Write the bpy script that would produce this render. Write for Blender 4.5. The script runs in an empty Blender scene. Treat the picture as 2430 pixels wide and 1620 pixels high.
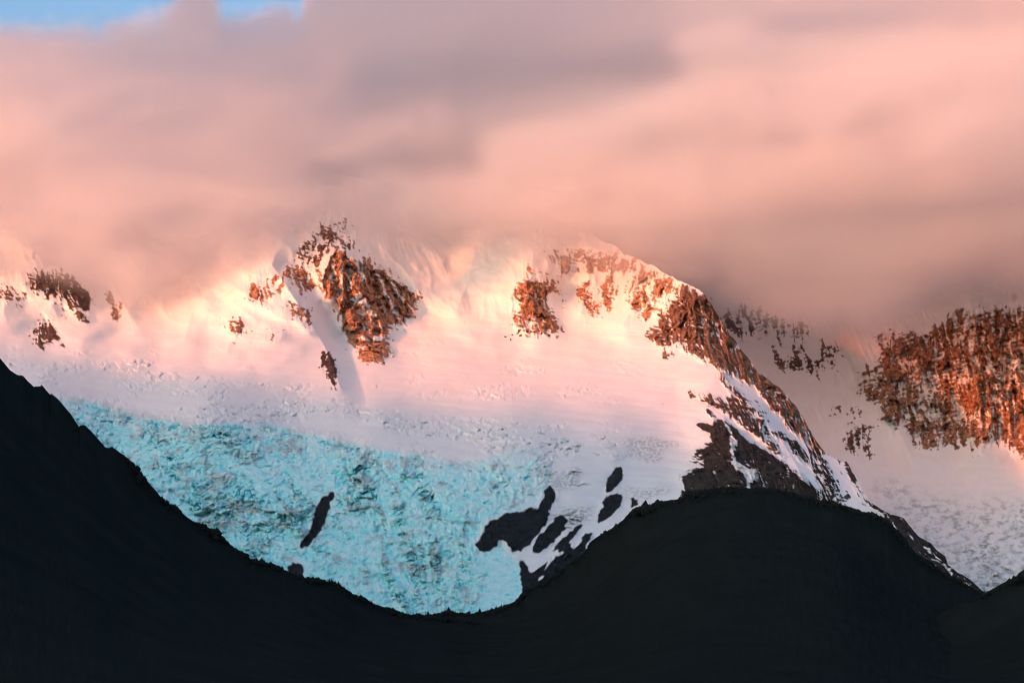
import bpy, math
import numpy as np

# ------------------------------------------------------------------ camera, sky, sun, exposure
scene = bpy.context.scene
coll = scene.collection
R = math.radians
IW, IH = 2430.0, 1620.0
FOC = (IW / 2) / math.tan(R(14.0))          # focal length in image pixels
PITCH = R(8.0)
SUN_AZ = R(-136.0)                          # towards the sun, clockwise from +Y (behind the camera, left)
SUN_EL = R(8.4)

cam_data = bpy.data.cameras.new('camera')
cam_data.sensor_width = 36.0
cam_data.lens = 18.0 / math.tan(R(14.0))
cam_data.clip_start = 1.0
cam_data.clip_end = 120000.0
cam = bpy.data.objects.new('camera', cam_data)
cam.location = (0, 0, 0)
cam.rotation_euler = (math.pi / 2 + PITCH, 0, 0)
coll.objects.link(cam)
scene.camera = cam

world = bpy.data.worlds.new('World')
scene.world = world
world.use_nodes = True
wn = world.node_tree
wn.nodes.clear()
w_out = wn.nodes.new('ShaderNodeOutputWorld')
w_bg = wn.nodes.new('ShaderNodeBackground')
w_sky = wn.nodes.new('ShaderNodeTexSky')
w_sky.sky_type = 'NISHITA'
w_sky.sun_disc = False
w_sky.sun_elevation = SUN_EL
w_sky.sun_rotation = SUN_AZ
w_sky.altitude = 600.0
w_sky.air_density = 1.0
w_sky.dust_density = 5.0
w_sky.ozone_density = 2.4
w_bg.inputs['Strength'].default_value = 0.15
wn.links.new(w_sky.outputs['Color'], w_bg.inputs['Color'])
wn.links.new(w_bg.outputs['Background'], w_out.inputs['Surface'])

sun_data = bpy.data.lights.new('sun', 'SUN')
sun_data.energy = 2.4
sun_data.angle = R(3.0)
sun_data.color = (1.0, 0.19, 0.05)
sun = bpy.data.objects.new('sun', sun_data)
coll.objects.link(sun)
SDIR = np.array([math.sin(SUN_AZ) * math.cos(SUN_EL), math.cos(SUN_AZ) * math.cos(SUN_EL), math.sin(SUN_EL)])
import mathutils
sun.rotation_euler = mathutils.Vector(SDIR.tolist()).to_track_quat('Z', 'Y').to_euler()

scene.view_settings.view_transform = 'Standard'
scene.view_settings.look = 'None'
scene.view_settings.gamma = 1.0
scene.view_settings.exposure = 1.16
scene.view_settings.use_curve_mapping = False
scene.render.engine = 'CYCLES'
cy = scene.cycles
cy.use_denoising = True
try:
    cy.denoiser = 'OPENIMAGEDENOISE'
except Exception:
    pass
cy.max_bounces = 16
cy.diffuse_bounces = 2
cy.glossy_bounces = 1
cy.volume_bounces = 12
cy.transparent_max_bounces = 6
cy.volume_max_steps = 128
cy.volume_step_rate = 4.5
cy.use_adaptive_sampling = True
cy.adaptive_threshold = 0.045
cy.adaptive_min_samples = 28
cy.filter_width = 1.0

# ------------------------------------------------------------------ helpers
def point(px, py, y):
    """World point on bearing (px, py) of the image at forward distance y (metres)."""
    Z = (IH / 2 - py) / FOC
    c, s = math.cos(PITCH), math.sin(PITCH)
    d = c - Z * s
    x = y * ((px - IW / 2) / FOC) / d
    z = y * (s + Z * c) / d
    return np.stack([x, np.broadcast_to(y, x.shape) * 1.0, z], -1)

def pixel(P):  # image pixel coordinates of world points
    c, s = math.cos(PITCH), math.sin(PITCH)
    x, y, z = P[..., 0], P[..., 1], P[..., 2]
    dep = y * c + z * s
    up = -y * s + z * c
    return IW / 2 + FOC * x / dep, IH / 2 - FOC * up / dep

def _hash(ix, iy, iz, seed):
    h = (ix.astype(np.uint32) * np.uint32(374761393) + iy.astype(np.uint32) * np.uint32(668265263)
         + iz.astype(np.uint32) * np.uint32(2147483647) + np.uint32(seed * 974634541 % 4294967291))
    h = (h ^ (h >> np.uint32(13))) * np.uint32(1274126177)
    h = (h ^ (h >> np.uint32(16))) * np.uint32(2246822519)
    return h ^ (h >> np.uint32(15))

def noise2(x, y, seed=0):
    x = np.asarray(x, float); y = np.asarray(y, float)
    xi = np.floor(x).astype(np.int64); yi = np.floor(y).astype(np.int64)
    fx = x - xi; fy = y - yi
    u = fx * fx * fx * (fx * (fx * 6 - 15) + 10); v = fy * fy * fy * (fy * (fy * 6 - 15) + 10)
    z0 = np.zeros_like(xi)
    def g(dx, dy):
        a = _hash(xi + dx, yi + dy, z0, seed).astype(float) * (2 * math.pi / 4294967296.0)
        return np.cos(a) * (fx - dx) + np.sin(a) * (fy - dy)
    n0 = g(0, 0) * (1 - u) + g(1, 0) * u
    n1 = g(0, 1) * (1 - u) + g(1, 1) * u
    return (n0 * (1 - v) + n1 * v) * 1.5

def noise3(x, y, z, seed=0):
    xi = np.floor(x).astype(np.int64); yi = np.floor(y).astype(np.int64); zi = np.floor(z).astype(np.int64)
    fx = x - xi; fy = y - yi; fz = z - zi
    s = lambda f: f * f * f * (f * (f * 6 - 15) + 10)
    u, v, w = s(fx), s(fy), s(fz)
    def val(a, b, c):
        return _hash(xi + a, yi + b, zi + c, seed).astype(np.float32) * (2.0 / 4294967296.0) - 1.0
    def lerp(a, b, t):
        return a + (b - a) * t
    return lerp(lerp(lerp(val(0, 0, 0), val(1, 0, 0), u), lerp(val(0, 1, 0), val(1, 1, 0), u), v),
                lerp(lerp(val(0, 0, 1), val(1, 0, 1), u), lerp(val(0, 1, 1), val(1, 1, 1), u), v), w)

def fbm2(x, y, seed=0, octv=4, gain=0.5):
    s, a, t = 0.0, 1.0, 0.0
    for k in range(octv):
        s = s + a * noise2(x * 2 ** k + 17.3 * k, y * 2 ** k - 9.1 * k, seed + k); t += a; a *= gain
    return s / t

def ridged2(x, y, seed=0, octv=4, gain=0.5):
    s, a, t = 0.0, 1.0, 0.0
    for k in range(octv):
        s = s + a * (1 - 2 * np.abs(noise2(x * 2 ** k + 5.7 * k, y * 2 ** k + 3.1 * k, seed + k))); t += a; a *= gain
    return s / t

def worley2(x, y, seed=0):
    xi = np.floor(x).astype(np.int64); yi = np.floor(y).astype(np.int64)
    z0 = np.zeros_like(xi)
    d1 = np.full(x.shape, 9.0); d2 = np.full(x.shape, 9.0); cid = np.zeros(x.shape)
    for dx in (-1, 0, 1):
        for dy in (-1, 0, 1):
            h = _hash(xi + dx, yi + dy, z0, seed).astype(float) / 4294967296.0
            h2 = _hash(xi + dx, yi + dy, z0, seed + 71).astype(float) / 4294967296.0
            d = np.hypot(xi + dx + 0.1 + 0.8 * h - x, yi + dy + 0.1 + 0.8 * h2 - y)
            near = d < d1
            d2 = np.where(near, d1, np.minimum(d2, d))
            cid = np.where(near, (h * 7.13 + h2 * 3.7) % 1.0, cid)
            d1 = np.where(near, d, d1)
    return d1, d2, cid

def facets(x, y, seed=0, tilt=1.0):
    """Angular blocks: every cell is a plane with its own tilt and offset."""
    xi = np.floor(x).astype(np.int64); yi = np.floor(y).astype(np.int64)
    z0 = np.zeros_like(xi)
    d1 = np.full(x.shape, 9.0); out = np.zeros(x.shape)
    for dx in (-1, 0, 1):
        for dy in (-1, 0, 1):
            h = [_hash(xi + dx, yi + dy, z0, seed + 13 * k).astype(float) / 4294967296.0 for k in range(5)]
            ox = xi + dx + h[0] - x; oy = yi + dy + h[1] - y
            d = ox * ox + oy * oy
            m = d < d1
            d1 = np.where(m, d, d1)
            out = np.where(m, (h[2] - .5) + tilt * ((h[3] - .5) * 2 * ox + (h[4] - .5) * 2 * oy), out)
    return out

_SH = [.001, .02, .05, .1, .2, .3, .4, .5, .6, .7, .8, .9, .95, .98, .995]
_ZZ = [-4, -2.05, -1.64, -1.28, -.84, -.52, -.25, 0, .25, .52, .84, 1.28, 1.64, 2.05, 4]
def snow_in_rock(ledge, share):
    """Snow lies where the ledge field beats the quantile that leaves this share of bare rock."""
    w = share > .15
    l = (ledge - ledge[w].mean()) / ledge[w].std()
    return sstep(-.18, .18, l - np.interp(share, _SH, _ZZ))

def sstep(a, b, x):
    t = np.clip((x - a) / (b - a), 0, 1)
    return t * t * (3 - 2 * t)

def plate(x0, y0, pts, k=800.0 / 2323.0):
    """Traced outline of an enlarged image crop to full-image pixels."""
    return [(x0 + x * k, y0 + y * k) for x, y in pts]

def inside(poly, X, Y):
    poly = np.asarray(poly, float)
    res = np.zeros(X.shape, bool)
    x0, y0 = poly.min(0); x1, y1 = poly.max(0)
    sel = (X >= x0) & (X <= x1) & (Y >= y0) & (Y <= y1)
    if not sel.any():
        return res
    xs, ys = X[sel], Y[sel]
    r = np.zeros(xs.shape, bool)
    n = len(poly)
    for i in range(n):
        ax, ay = poly[i]; bx, by = poly[(i + 1) % n]
        if ay == by:
            continue
        c = ((ay > ys) != (by > ys)) & (xs < (bx - ax) * (ys - ay) / (by - ay) + ax)
        r ^= c
    res[sel] = r
    return res

def line_dist(poly, X, Y):
    """Distance to a polyline, signed side (+ right of travel), fraction along."""
    best = np.full(X.shape, 1e9); side = np.zeros(X.shape); frac = np.zeros(X.shape)
    n = len(poly) - 1
    for i in range(n):
        ax, ay = poly[i]; bx, by = poly[i + 1]
        dx, dy = bx - ax, by - ay
        t = np.clip(((X - ax) * dx + (Y - ay) * dy) / (dx * dx + dy * dy), 0, 1)
        d = np.hypot(X - ax - t * dx, Y - ay - t * dy)
        m = d < best
        best = np.where(m, d, best)
        side = np.where(m, ((X - ax) * -dy + (Y - ay) * dx) / math.hypot(dx, dy) / np.maximum(d, 1e-6), side)
        frac = np.where(m, (i + t) / n, frac)
    return best, side, frac

def box_blur(A, r):
    for ax in (0, 1):
        for _ in range(2):
            p = [(0, 0), (0, 0)]; p[ax] = (r + 1, r)
            c = np.cumsum(np.pad(A, p, mode='edge'), axis=ax)
            n = A.shape[ax]
            hi = np.take(c, np.arange(2 * r + 1, 2 * r + 1 + n), axis=ax)
            lo = np.take(c, np.arange(0, n), axis=ax)
            A = (hi - lo) / (2 * r + 1)
    return A

def tps(pts, X, Y):
    """Thin plate spline through (x, y, value)."""
    P = np.asarray(pts, float); sc = 1000.0
    a = P[:, :2] / sc; v = P[:, 2]; n = len(a)
    U = lambda r2: np.where(r2 > 1e-12, r2 * np.log(np.maximum(r2, 1e-12)), 0)
    r2 = ((a[:, None] - a[None]) ** 2).sum(-1)
    M = np.zeros((n + 3, n + 3))
    M[:n, :n] = U(r2) + np.eye(n) * 2e-3
    M[:n, n] = 1; M[:n, n + 1:] = a; M[n, :n] = 1; M[n + 1:, :n] = a.T
    w = np.linalg.solve(M, np.concatenate([v, [0, 0, 0]]))
    out = w[n] + w[n + 1] * X / sc + w[n + 2] * Y / sc
    for i in range(n):
        out = out + w[i] * U((X / sc - a[i, 0]) ** 2 + (Y / sc - a[i, 1]) ** 2)
    return out

def mesh_from(name, V, F, mat, smooth=True, cover=None, parent=None):
    me = bpy.data.meshes.new(name)
    nv, nf, k = len(V), len(F), F.shape[1]
    me.vertices.add(nv)
    me.vertices.foreach_set('co', np.ascontiguousarray(V, np.float32).ravel())
    me.loops.add(nf * k)
    me.loops.foreach_set('vertex_index', np.ascontiguousarray(F, np.int32).ravel())
    me.polygons.add(nf)
    me.polygons.foreach_set('loop_start', np.arange(0, nf * k, k, dtype=np.int32))
    me.polygons.foreach_set('use_smooth', np.full(nf, bool(smooth)))
    if cover is not None:
        at = me.attributes.new('cover', 'FLOAT_COLOR', 'POINT')
        at.data.foreach_set('color', np.ascontiguousarray(cover, np.float32).ravel())
    me.update(calc_edges=True)
    me.materials.append(mat)
    o = bpy.data.objects.new(name, me)
    coll.objects.link(o)
    if parent is not None:
        o.parent = parent
    return o

def grid_faces(nr, nc):
    i = np.arange(nr * nc).reshape(nr, nc)
    return np.stack([i[:-1, :-1], i[1:, :-1], i[1:, 1:], i[:-1, 1:]], -1).reshape(-1, 4)

def subset(name, V, F, sel, mat, cover, parent=None):
    f = F[sel]
    used, inv = np.unique(f, return_inverse=True)
    return mesh_from(name, V[used], inv.reshape(f.shape), mat, True, cover[used], parent)

def tag(o, label=None, cat=None, kind=None, group=None):
    if label: o['label'] = label
    if cat: o['category'] = cat
    if kind: o['kind'] = kind
    if group: o['group'] = group
    return o

# ------------------------------------------------------------------ materials
def new_mat(name):
    m = bpy.data.materials.new(name); m.use_nodes = True
    nt = m.node_tree
    for n in list(nt.nodes):
        nt.nodes.remove(n)
    out = nt.nodes.new('ShaderNodeOutputMaterial')
    b = nt.nodes.new('ShaderNodeBsdfPrincipled')
    nt.links.new(b.outputs['BSDF'], out.inputs['Surface'])
    b.inputs['Specular IOR Level'].default_value = 0.1
    return m, nt, b

def mixc(nt, fac, a, b):
    n = nt.nodes.new('ShaderNodeMix'); n.data_type = 'RGBA'
    for sock, v in ((n.inputs[0], fac), (n.inputs[6], a), (n.inputs[7], b)):
        if isinstance(v, bpy.types.NodeSocket):
            nt.links.new(v, sock)
        else:
            sock.default_value = v if not isinstance(v, tuple) else (*v, 1.0)
    return n.outputs[2]

def noise_node(nt, coord, scale, detail=4, rough=0.55):
    n = nt.nodes.new('ShaderNodeTexNoise')
    n.inputs['Scale'].default_value = scale
    n.inputs['Detail'].default_value = detail
    n.inputs['Roughness'].default_value = rough
    nt.links.new(coord, n.inputs['Vector'])
    return n

def ramp(nt, fac, stops):
    n = nt.nodes.new('ShaderNodeValToRGB')
    e = n.color_ramp.elements
    while len(e) < len(stops):
        e.new(0.5)
    for el, (p, c) in zip(e, stops):
        el.position = p; el.color = (*c, 1.0)
    nt.links.new(fac, n.inputs['Fac'])
    return n.outputs['Color']

def terrain_material(name, rock_bump=1.0):
    """Snow, ice and rock, spread by the cover map: R snow, G brown of the rock, B ice, A dirt on the ice."""
    m, nt, b = new_mat(name)
    L = nt.links
    at = nt.nodes.new('ShaderNodeAttribute'); at.attribute_name = 'cover'
    sep = nt.nodes.new('ShaderNodeSeparateColor'); L.new(at.outputs['Color'], sep.inputs['Color'])
    tc = nt.nodes.new('ShaderNodeTexCoord')
    co = tc.outputs['Object']
    n1 = noise_node(nt, co, 0.05, 6, 0.65)
    n2 = noise_node(nt, co, 0.012, 4, 0.6)
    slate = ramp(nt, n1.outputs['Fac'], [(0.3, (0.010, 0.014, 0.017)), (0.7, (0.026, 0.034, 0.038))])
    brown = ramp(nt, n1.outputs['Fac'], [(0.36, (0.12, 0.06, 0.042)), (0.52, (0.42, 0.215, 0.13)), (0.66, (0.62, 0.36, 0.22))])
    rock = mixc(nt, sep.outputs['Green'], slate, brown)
    snow = ramp(nt, n2.outputs['Fac'], [(0.3, (0.76, 0.755, 0.755)), (0.7, (0.81, 0.80, 0.80))])
    ice = ramp(nt, n1.outputs['Fac'], [(0.28, (0.05, 0.60, 0.65)), (0.45, (0.28, 0.82, 0.84)), (0.72, (0.58, 0.92, 0.93))])
    dirty = ramp(nt, n1.outputs['Fac'], [(0.3, (0.28, 0.31, 0.31)), (0.7, (0.54, 0.57, 0.57))])
    bl = nt.nodes.new('ShaderNodeMapRange'); bl.inputs['From Max'].default_value = 1.0
    L.new(sep.outputs['Blue'], bl.inputs['Value'])
    dp = nt.nodes.new('ShaderNodeMapRange'); dp.inputs['From Min'].default_value = 1.05; dp.inputs['From Max'].default_value = 1.6
    L.new(sep.outputs['Blue'], dp.inputs['Value'])
    c = mixc(nt, bl.outputs['Result'], snow, ice)
    c = mixc(nt, at.outputs['Alpha'], c, dirty)
    c = mixc(nt, dp.outputs['Result'], c, (0.03, 0.30, 0.36))
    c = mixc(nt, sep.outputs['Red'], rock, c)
    n4 = noise_node(nt, co, 0.22, 3, 0.6)
    gr = nt.nodes.new('ShaderNodeMapRange'); gr.inputs['From Min'].default_value = 0.3; gr.inputs['From Max'].default_value = 0.7
    gr.inputs['To Min'].default_value = 0.84; gr.inputs['To Max'].default_value = 1.14
    L.new(n4.outputs['Fac'], gr.inputs['Value'])
    notsnow = nt.nodes.new('ShaderNodeMath'); notsnow.operation = 'MULTIPLY_ADD'; notsnow.use_clamp = True
    L.new(sep.outputs['Red'], notsnow.inputs[0]); notsnow.inputs[1].default_value = -1.0
    on = nt.nodes.new('ShaderNodeMath'); on.operation = 'ADD'; on.inputs[1].default_value = 1.0
    L.new(bl.outputs['Result'], on.inputs[0]); L.new(on.outputs[0], notsnow.inputs[2])
    grc = nt.nodes.new('ShaderNodeMix'); grc.data_type = 'FLOAT'; grc.inputs[2].default_value = 1.0
    L.new(notsnow.outputs[0], grc.inputs[0]); L.new(gr.outputs['Result'], grc.inputs[3])
    sc_ = nt.nodes.new('ShaderNodeVectorMath'); sc_.operation = 'SCALE'
    L.new(c, sc_.inputs[0]); L.new(grc.outputs[0], sc_.inputs['Scale'])
    L.new(sc_.outputs[0], b.inputs['Base Color'])
    b.inputs['Roughness'].default_value = 0.85
    # relief
    inv = nt.nodes.new('ShaderNodeMath'); inv.operation = 'MULTIPLY_ADD'
    L.new(sep.outputs['Red'], inv.inputs[0]); inv.inputs[1].default_value = -0.85; inv.inputs[2].default_value = 1.0
    bump = nt.nodes.new('ShaderNodeBump'); bump.inputs['Distance'].default_value = 6.0 * rock_bump
    n3 = noise_node(nt, co, 0.09, 6, 0.7)
    L.new(n3.outputs['Fac'], bump.inputs['Height']); L.new(inv.outputs[0], bump.inputs['Strength'])
    L.new(bump.outputs['Normal'], b.inputs['Normal'])
    return m

def block_material(name, stops):
    m, nt, b = new_mat(name)
    tc = nt.nodes.new('ShaderNodeTexCoord'); oi = nt.nodes.new('ShaderNodeObjectInfo')
    ad = nt.nodes.new('ShaderNodeVectorMath'); ad.operation = 'ADD'
    nt.links.new(tc.outputs['Object'], ad.inputs[0]); nt.links.new(oi.outputs['Location'], ad.inputs[1])
    n = noise_node(nt, ad.outputs[0], 0.11, 5, 0.65)
    nt.links.new(ramp(nt, n.outputs['Fac'], stops), b.inputs['Base Color'])
    b.inputs['Roughness'].default_value = 0.8
    bp = nt.nodes.new('ShaderNodeBump'); bp.inputs['Distance'].default_value = 2.0; bp.inputs['Strength'].default_value = .6
    nt.links.new(n.outputs['Fac'], bp.inputs['Height']); nt.links.new(bp.outputs['Normal'], b.inputs['Normal'])
    return m
MAT_SERAC = block_material('serac_ice', [(0.32, (0.10, 0.50, 0.56)), (0.5, (0.34, 0.62, 0.66)), (0.68, (0.66, 0.80, 0.83))])
MAT_BOULDER = block_material('boulder_rock', [(0.35, (0.03, 0.024, 0.022)), (0.65, (0.16, 0.10, 0.08))])
MAT_SNOW = terrain_material('snow_slope')
MAT_ROCK = terrain_material('rock_and_snow', 1.2)
MAT_ICE = terrain_material('glacier_ice')

def forest_material(name, col):
    m, nt, b = new_mat(name)
    tc = nt.nodes.new('ShaderNodeTexCoord')
    n = noise_node(nt, tc.outputs['Object'], 0.02, 5, 0.6)
    c = ramp(nt, n.outputs['Fac'], [(0.3, tuple(v * 0.85 for v in col)), (0.7, tuple(v * 1.15 for v in col))])
    nt.links.new(c, b.inputs['Base Color'])
    b.inputs['Roughness'].default_value = 1.0
    b.inputs['Specular IOR Level'].default_value = 0.0
    return m
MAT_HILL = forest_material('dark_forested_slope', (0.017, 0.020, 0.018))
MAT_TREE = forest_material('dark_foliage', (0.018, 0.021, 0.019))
MAT_UNSEEN_RANGE = forest_material('unseen_range', (0.10, 0.10, 0.11))

# ------------------------------------------------------------------ traced outlines
P1, P2, P3, P4 = (0, 480), (500, 480), (1150, 560), (1630, 640)
P5, P6, P7, P8 = (0, 880), (600, 1000), (1100, 900), (1630, 1000)

RIDGE_A = [(-400, 400), (-100, 400), (100, 430), (330, 570), (600, 540), (700, 470), (790, 420), (950, 440), (1230, 480),
           (1400, 555), (1480, 600), (1560, 640), (1617, 672), (1673, 698), (1694, 736), (1715, 770), (1732, 798), (1756, 825), (1777, 856), (1797, 884),
           (1825, 904), (1852, 925), (1873, 949), (1890, 970), (1914, 1004), (1932, 1041), (1954, 1072), (1985, 1094),
           (2012, 1100), (2030, 1135), (2060, 1190), (2112, 1222), (2143, 1229), (2157, 1248), (2181, 1275), (2209, 1289),
           (2222, 1306), (2243, 1320), (2250, 1341), (2271, 1358), (2302, 1375), (2330, 1402), (2380, 1430)]

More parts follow.
